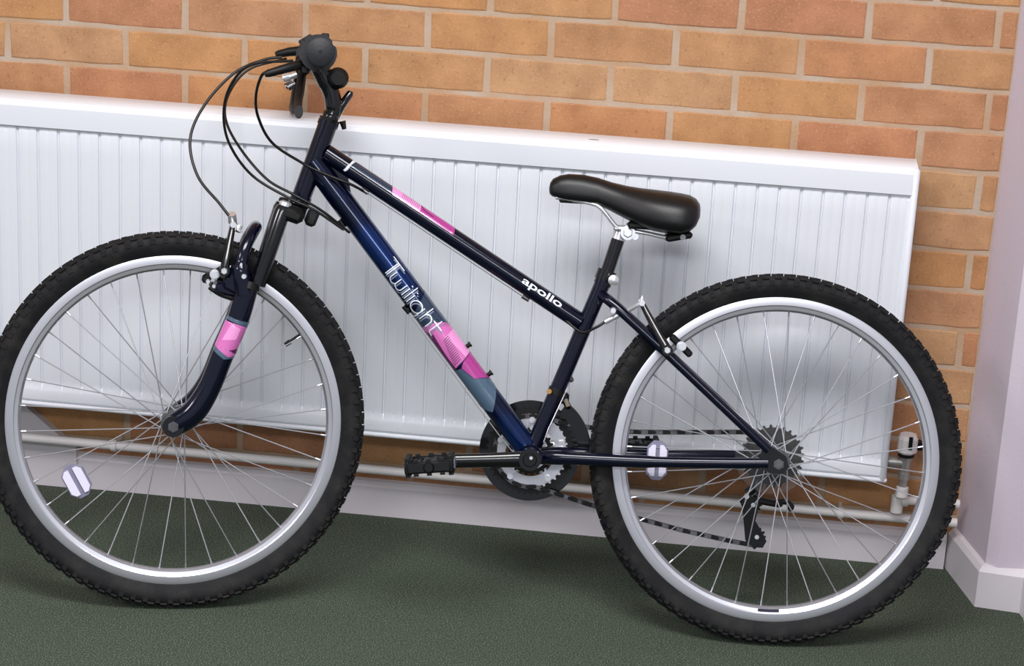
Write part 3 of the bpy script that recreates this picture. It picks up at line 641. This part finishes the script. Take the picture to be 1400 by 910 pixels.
def reflector(wo, cx, cz, ang, ln, wd, l):
    # ribbed plastic reflector clipped between the spokes
    R_ = Matrix.Translation((cx, l, cz)) @ Matrix.Rotation(-ang, 4, 'Y')
    def oct_(a, b, ch): return [(-a+ch, -b), (a-ch, -b), (a, -b+ch), (a, b-ch), (a-ch, b), (-a+ch, b), (-a, b-ch), (-a, -b+ch)]
    b_ = MB(); b_.disc_prof(oct_(ln/2, wd/2, wd*.3), -.005, .003); ro_ = b_.build('reflector', M_REFLG, wo, R_, label='pale plastic spoke reflector')
    for sg in (1, -1):
        q_ = MB(); q_.disc_prof([(-ln*.40, sg*wd*.10), (-ln*.40, sg*wd*.28), (-ln*.28, sg*wd*.44), (ln*.28, sg*wd*.44), (ln*.40, sg*wd*.28), (ln*.40, sg*wd*.10)], .003, .0065)
        q_.v = [(x, y, z) for x, y, z in q_.v]
        # reflectors are sub-parts already, so the lenses share the wheel as parent
        q_.build('reflector_lens', M_REFL, wo, R_)
    return ro_
reflector(fw, 1.2066-1.0441, .2187-.3294, math.atan2(.19-.247, 1.19-1.223), .060, .040, .010)
reflector(rw, .204-0, .3085-.3212, math.pi/2, .068, .036, .006)

# --- rear sprockets, guard, chain, derailleurs
for i, (r, t) in enumerate(((.0545, 28), (.047, 24), (.041, 21), (.036, 18), (.031, 16), (.0275, 14))):
    y0 = -.043-i*.0038; m = MB(); g_ = gear(r-.0035, r+.0015, t); inn = [(.013*math.cos(math.atan2(z, x)), .013*math.sin(math.atan2(z, x))) for x, z in g_]
    m.ring_plate(g_, inn, y0, y0-.0018); m.build('sprocket', M_SPROCK, rw, smooth=False)
MB().rings([(.0655, -.0412), (.0655, -.0424), (.022, -.0424), (.022, -.0412)], 64).build('spoke_guard', M_CLEAR, rw, label='clear plastic spoke guard')
def P2(x, z, y=-.052): return Vector((x, y, z))
# chain path (closed), front small ring radius .040, rear sprocket radius .039
path = []
def arcp(cx, cz, r, a0, a1, n_, y0, y1=None):
    for i in range(n_+1):
        t = i/n_; a = math.radians(a0+(a1-a0)*t); path.append(Vector((cx+r*math.cos(a), y0+((y1 if y1 is not None else y0)-y0)*t, cz+r*math.sin(a))))
arcp(.424, .305, .0630, -100, 93, 16, -.0455)
path += [P2(.36, .3570, -.046), P2(.30, .3505, -.047), P2(.24, .3495, -.048), P2(.16, .3535, -.050), P2(.06, .3595, -.054)]
arcp(0, .3212, .039, 88, 200, 8, -.056)
arcp(0, .3212, .039, 200, 300, 6, -.056)
path += [P2(.022, .268, -.056)]
arcp(.0275, .2330, .0155, 120, -30, 6, -.056)
path += [P2(.033, .205, -.056)]
arcp(.0175, .1765, .0165, 20, -90, 6, -.056)
path += [P2(.0617, .1655, -.055), P2(.15, .1805, -.051), P2(.2312, .1980, -.048), P2(.32, .218, -.046), P2(.39, .2375, -.0455)]
L = [0]
for a, b in zip(path, path[1:]+path[:1]): L.append(L[-1]+(b-a).length)
def at_len(s):
    s %= L[-1]
    for i in range(len(path)):
        if L[i+1] >= s:
            a = path[i]; b = path[(i+1) % len(path)]; t = (s-L[i])/max(1e-9, L[i+1]-L[i]); return a.lerp(b, t)
ch = MB(); NL = int(L[-1]/.0127)//2*2
for i in range(NL):
    a = at_len(i*L[-1]/NL); b = at_len((i+1)*L[-1]/NL); dd = b-a; R_ = Matrix.Rotation(-math.atan2(dd.z, dd.x), 3, 'Y'); off = .0034 if i % 2 else .0022
    for sg in (1, -1): ch.box((a+b)/2+Vector((0, sg*off, 0)), (.0172, .0010, .0078), R_, bev=.0020, mi=i % 2)
    ch.tube([a-Vector((0, .004, 0)), a+Vector((0, .004, 0))], .0034, 8)
co = part(ch, 'chain', [M_DARKST, M_STEEL], smooth=False); co['kind'] = 'stuff'
rd = MB()
rd.tube([V3(.006, .292, -.064), V3(.022, .262, -.068), V3(.038, .250, -.066)], [.0085, .010, .009], 12)
rd.box((.030, -.062, .236), (.036, .020, .026), Matrix.Rotation(.5, 3, 'Y'), bev=.004); rd.box((.005, -.058, .2385), (.060, .014, .012), Matrix.Rotation(-.12, 3, 'Y'), bev=.004); rd.tube(spline([V3(-.012, .237, -.062), V3(-.031, .240, -.062), V3(-.042, .232, -.062), V3(-.036, .226, -.062)], 4), .005, 10)
rdo = part(rd, 'rear_derailleur', M_BLACK)
cg = MB()
for y in (-.0495, -.0625): cg.disc_prof([(.018, .247), (.040, .246), (.044, .222), (.040, .195), (.036, .168), (.022, .158), (.006, .158), (.000, .170), (.010, .188), (.022, .205), (.018, .228)], y, y+.0018 if y > -.055 else y-.0018)
cg.build('derailleur_cage', M_BLACK, rdo)
for x, z in ((.0275, .233), (.0175, .1765)):
    j = MB(); j.disc_prof(gear(.0125, .0165, 11), -.053, -.059, (x, z)); j.build('jockey_wheel', M_BLACK, rdo, smooth=False)
    MB().tube([(x, -.047, z), (x, -.064, z)], .004, 8).build('pivot_bolt', M_CHROME, rdo)
MB().tube([V3(.040, .2475, -.052), V3(.040, .2475, -.045)], .0045, 10).build('pivot_bolt', M_CHROME, rdo)
fd = MB(); cx, cz = BB.x, BB.z
for y in (-.036, -.054):
    fd.rings([(.084, y), (.084, y-.0016), (.1070, y-.0016), (.1070, y)], 14, (cx, 0, cz), math.radians(124), math.radians(172))
fd.tube([V3(.345, .35, -.035), V3(.345, .35, -.056)], .004, 8); fd.box((.372, -.020, .405), (.020, .026, .020), bev=.004); fd.tube([V3(.372, .405, -.02), V3(.362, .388, -.038)], .006, 10)
fdo = part(fd, 'front_derailleur', M_BLACKG)
q1 = STT.lerp(BB, .635); q2 = STT.lerp(BB, .665)
MB().tube([q1, q2], .0154, 24).build('clamp_band', M_DARKST, fdo)
MB().tube([V3(.3965, .4175, .009), V3(.3975, .4180, .017)], .0045, 8).build('clamp_bolt', M_BRASS, fdo)
MB().tube([V3(.366, .437, .0), V3(.359, .441, .004)], .005, 8).build('clamp_bolt', M_STEEL, fdo)

# --- chainset
def crank_arm(sg):
    P = BB+V3(0, 0, .066*sg); dx = Vector((1, 0, -.075)).normalized()*sg; m_ = MB()
    m_.tube([P-V3(0, 0, .014*sg), P+V3(0, 0, .012*sg)], .0190, 22)
    Q = [P, P+dx*.03, P+dx*.08, P+dx*.14, P+dx*.168, P+dx*.180]; Q = [q_+Vector((0, .010*sg*min(1, i/3), 0)) for i, q_ in enumerate(Q)]
    m_.tube(Q, [.0150, .0135, .0122, .0122, .0135, .009], 16, flat=.62, fdir=(0, 1, 0))
    return m_
lc = part(crank_arm(1), 'crank', M_BLACKG)
MB().tube([BB+V3(0, 0, .0775), BB+V3(0, 0, .0815)], [.0125, .0105], 18).build('crank_cap', M_BLACK, lc)
MB().tube([BB+V3(-.002, .004, .0815), BB+V3(-.002, .004, .083)], .003, 8).build('crank_bolt', M_CHROME, lc)
rc = crank_arm(-1)
cr = part(rc, 'crank', M_BLACKG)
c0 = (cx, cz)
for rt, rr, t, y, mt, nm in ((.0745, .0785, 44, -.0505, M_BLACK, 'outer'), (.0620, .0665, 36, -.0440, M_RIM, 'middle'), (.0385, .0425, 24, -.0375, M_DARKST, 'inner')):
    g_ = gear(rt, rr, t); ri = {'outer': .0640, 'middle': .0440, 'inner': .0300}[nm]; inn = [(ri*math.cos(math.atan2(z, x)), ri*math.sin(math.atan2(z, x))) for x, z in g_]
    m = MB(); m.ring_plate(g_, inn, y, y-.0022, c0); m.build('chainring', mt, cr, smooth=False, label={'outer': 'large black chainring', 'middle': 'silver middle chainring', 'inner': 'small dark chainring'}[nm])
MB().rings([(.0890, -.055), (.0890, -.0568), (.070, -.0568), (.070, -.055)], 80, (cx+.001, 0, cz)).build('chain_guard', M_BLACKG, cr, label='black plastic chain guard ring')
sp = MB()
for k in range(5):
    a = math.radians(18+72*k); dv = Vector((math.cos(a), 0, math.sin(a))); P = BB+V3(0, 0, -.047); sp.tube([P+dv*.016, P+dv*.040, P+dv*.058], [.013, .009, .0085], 12, flat=.35, fdir=(0, 1, 0)); sp.tube([P+dv*.056-V3(0, 0, .006), P+dv*.056+V3(0, 0, .009)], .0055, 10)
sp.rings([(.030, -.043), (.030, -.049), (.014, -.049), (.014, -.043)], 40, (cx, 0, cz)); sp.build('spider', M_CHROME, cr)
MB().rings([(.0315, -.0362), (.0315, -.0372), (.022, -.0372), (.022, -.0362)], 40, (cx, 0, cz)).build('inner_ring_shield', M_CHROME, cr)
def pedal(sg, c_, tilt):
    R_ = Matrix.Rotation(tilt, 3, 'Y'); o_ = Vector(c_)
    def W(p): return o_+R_ @ Vector(p)
    m_ = MB()
    m_.tube([W((0, -.052*sg, 0)), W((0, -.040*sg, 0)), W((0, .045*sg, 0))], [.0055, .0085, .0080], 12)
    m_.box(W((0, 0, 0)), (.030, .082, .017), R_, bev=.005)
    for y in (-.040, .040): m_.box(W((0, y, 0)), (.074, .009, .020), R_, bev=.003)
    for x in (-.036, .036): m_.box(W((x, 0, 0)), (.010, .084, .024), R_, bev=.003)
    for x in (-.018, .018): m_.box(W((x, 0, 0)), (.006, .080, .014), R_)
    for i in range(5):
        for x in (-.036, .036):
            for z in (.0135, -.0135): m_.box(W((x, -.034+.017*i, z)), (.008, .008, .005), R_)
    for y in (-.040, .040):
        for x in (-.022, 0, .022):
            for z in (.0115, -.0115): m_.box(W((x, y, z)), (.008, .008, .005), R_)
    m_.tube([W((0, .045*sg, 0)), W((0, .050*sg, 0))], [.0095, .007], 12)
    return m_
po = part(pedal(1, (.5905, .128, .2945), .13), 'pedal', M_BLACK)
for x in (-.0368, .0368):
    R_ = Matrix.Rotation(.13, 3, 'Y'); MB().box(Vector((.5905, .128, .2945))+R_ @ Vector((x*1.13, 0, 0)), (.002, .050, .014), R_).build('pedal_reflector', M_REFLG, po)
part(pedal(-1, (.2355, -.128, .3150), .05), 'pedal', M_BLACK)

# --- brakes
def vbrake(steer, piv, topp, padc, padang, noodle, nm):
    sgs = (1, -1)
    for sg in sgs:
        m_ = MB(); a = V3(piv[0], piv[1], piv[2]*sg); b_ = V3(topp[0], topp[1], topp[2]*sg)
        m_.tube([a-V3(0, 0, 0), a+V3(0, 0, .012*sg)], .0095, 14); m_.tube([a+V3(0, 0, .006*sg), a.lerp(b_, .35)+V3(0, 0, .006*sg), a.lerp(b_, .8), b_], [.0085, .0070, .0055, .0050], 12, flat=.8)
        arm = part(m_, 'brake_arm', M_BLACKG, steer)
        MB().tube([a+V3(0, 0, .012*sg), a+V3(0, 0, .016*sg)], [.0065, .005], 6).build('pivot_bolt', M_CHROME, arm)
        pc = V3(padc[0], padc[1], .0195*sg); R_ = Matrix.Rotation(padang, 3, 'Y')
        MB().box(pc, (.050, .010, .012), R_, bev=.003).build('brake_pad', M_BLACK, arm)
        k_ = MB(); k_.tube([pc, pc+V3(0, 0, .030*sg)], .0038, 10); k_.tube([pc+V3(0, 0, .012*sg), pc+V3(0, 0, .018*sg)], .0085, 14); k_.tube([pc+V3(0, 0, .026*sg), pc+V3(0, 0, .033*sg)], .0065, 6); k_.build('pad_bolt', M_CHROME, arm)
        t_ = MB(); t_.tube([b_-V3(0, 0, .006), b_+V3(0, 0, .006)], .0052, 10); t_.build('cable_anchor', M_CHROME, arm)
vbrake(True, (.9700, .5985, .050), (.9585, .676, .028), (.9860, .5900, 0), .62, None, 'front')
for sg in (1, -1):
    part(MB().tube(spline([V3(.9935, .567, .034*sg), V3(.975, .5565, .040*sg), V3(.952, .5505, .050*sg)], 4), .0042, 8, flat=1.5), 'brake_spring', M_DARKST, True)
    for a_, h_ in ((.9880, .5815), (.9965, .5775), (.9860, .5700), (.9640, .5760)): part(MB().tube([V3(a_, h_, .036*sg), V3(a_, h_, .044*sg)], [.0042, .0032], 10), 'brake_screw', M_CHROME, True)
part(MB().tube([V3(.9365, .592, .0700), V3(.9365, .592, .0745)], [.0055, .004], 10, flat=1.0), 'fork_bolt', M_CHROME, True)
vbrake(False, (.2010, .5040, .050), (.2475, .5800, .022), (.176, .5105, 0), 2.42, None, 'rear')
m = MB(); m.tube(spline([V3(.9615, .692, .020), V3(.9605, .684, .010), V3(.956, .678, -.004), V3(.954, .676, -.02)], 4), .0032, 10); m.tube([V3(.9620, .694, .024), V3(.9598, .6800, .016)], [.0075, .0080], 12)
part(m, 'noodle', M_CHROME, True, label='bright cable pipe on the front brake')
m = MB(); m.tube([V3(.9470, .6740, .018), V3(.9510, .6640, .022)], .005, 8); m.tube([V3(.952, .678, -.022), V3(.945, .664, .028)], .0014, 6); part(m, 'brake_cable', M_CHROME, True)
m = MB(); m.tube(spline([V3(.303, .5480, .030), V3(.288, .5560, .026), V3(.272, .5640, .016), V3(.258, .5720, .004), V3(.249, .578, -.012)], 4), .0034, 10); m.tube([V3(.310, .5440, .032), V3(.284, .5585, .026)], [.0050, .0044], 12); part(m, 'noodle', M_CHROME, label='bright cable pipe on the rear brake')
m = MB(); m.tube([V3(.249, .578, -.018), V3(.2485, .585, .0), V3(.247, .584, .022)], .0013, 6); m.tube([V3(.2480, .5840, .02), V3(.2475, .592, .02)], [.0045, .001], 10); part(m, 'brake_cable', M_CHROME)
m = MB(); m.tube([V3(.2965, .5650, .036), V3(.2965, .5650, .044)], [.006, .0045], 12); m.tube([V3(.2965, .5650, .02), V3(.2965, .5650, .036)], .004, 8); part(m, 'frame_bolt', M_CHROME)
# seat-tube cable guide with its bare gear cable, cable under the bottom bracket
m = MB(); m.tube([V3(.3615, .4375, .004), V3(.374, .405, .010), V3(.3955, .352, .022), V3(.402, .330, .022)], .0011, 6); part(m, 'gear_cable', M_SPOKE)
m = MB(); P0 = DM.A+DM.d*.30-DM.n*.0245+Vector((0, .008, 0)); P1 = DM.A+DM.d*.575-DM.n*.0245+Vector((0, .010, 0)); m.tube([P0, P1, V3(.430, .283, .016)], .0010, 6); part(m, 'gear_cable', M_SPOKE)
m = MB(); m.tube([TM.A+TM.d*.092-TM.n*.0185, TM.A+TM.d*.425-TM.n*.0185], .0009, 6); part(m, 'brake_wire', M_SPOKE)
m = MB(); P = STT.lerp(BB, .69); m.tube([P+V3(-.020, 0, .0), P+V3(-.026, -.012, .004)], .004, 8); part(m, 'mud_clump', M_MUD)
# cable housings
CB = {
 'A': ([(.8976, -.0600, .9685), (.9280, -.0500, .9611), (.9750, -.0300, .9346), (1.0200, -.0100, .8770), (1.0392, .0100, .8162), (1.0204, .0300, .7543), (.9775, .0500, .7094), (.9600, .0550, .6900)], .0026),
 'B': ([(.8517, .1600, .9523), (.9205, .1400, .9435), (.9547, .1200, .9136), (.9702, .1000, .8672), (.9626, .0750, .8130), (.9237, .0500, .7598), (.8563, .0450, .7237), (.8159, .0400, .7073), (.7653, .0280, .6761)], .0024),
 'C': ([(.8983, -.1400, .9705), (.9638, -.1300, .9468), (.9937, -.1000, .8985), (.9879, -.0500, .8522), (.9516, .0, .8025), (.9010, .0300, .7549), (.8520, .0420, .7314), (.8039, .0350, .7066), (.7564, .0120, .6713)], .0024),
 'D': ([(.8860, .1700, .9330), (.8998, .1700, .9251), (.9133, .1300, .8936), (.9132, .0900, .8585), (.8922, .0550, .8174), (.8431, .0350, .7869), (.8077, .0300, .7715), (.7577, .0220, .7543), (.7370, .008, .7440)], .0025),
 'E': ([(.380, .006, .5450), (.3480, .022, .5240), (.325, .032, .5335), (.309, .032, .5445)], .0024)}
for k, (P, r) in CB.items(): part(MB().tube(spline(P, 8), r, 10), 'cable_housing', M_CABLE)
bpy.context.view_layer.update()
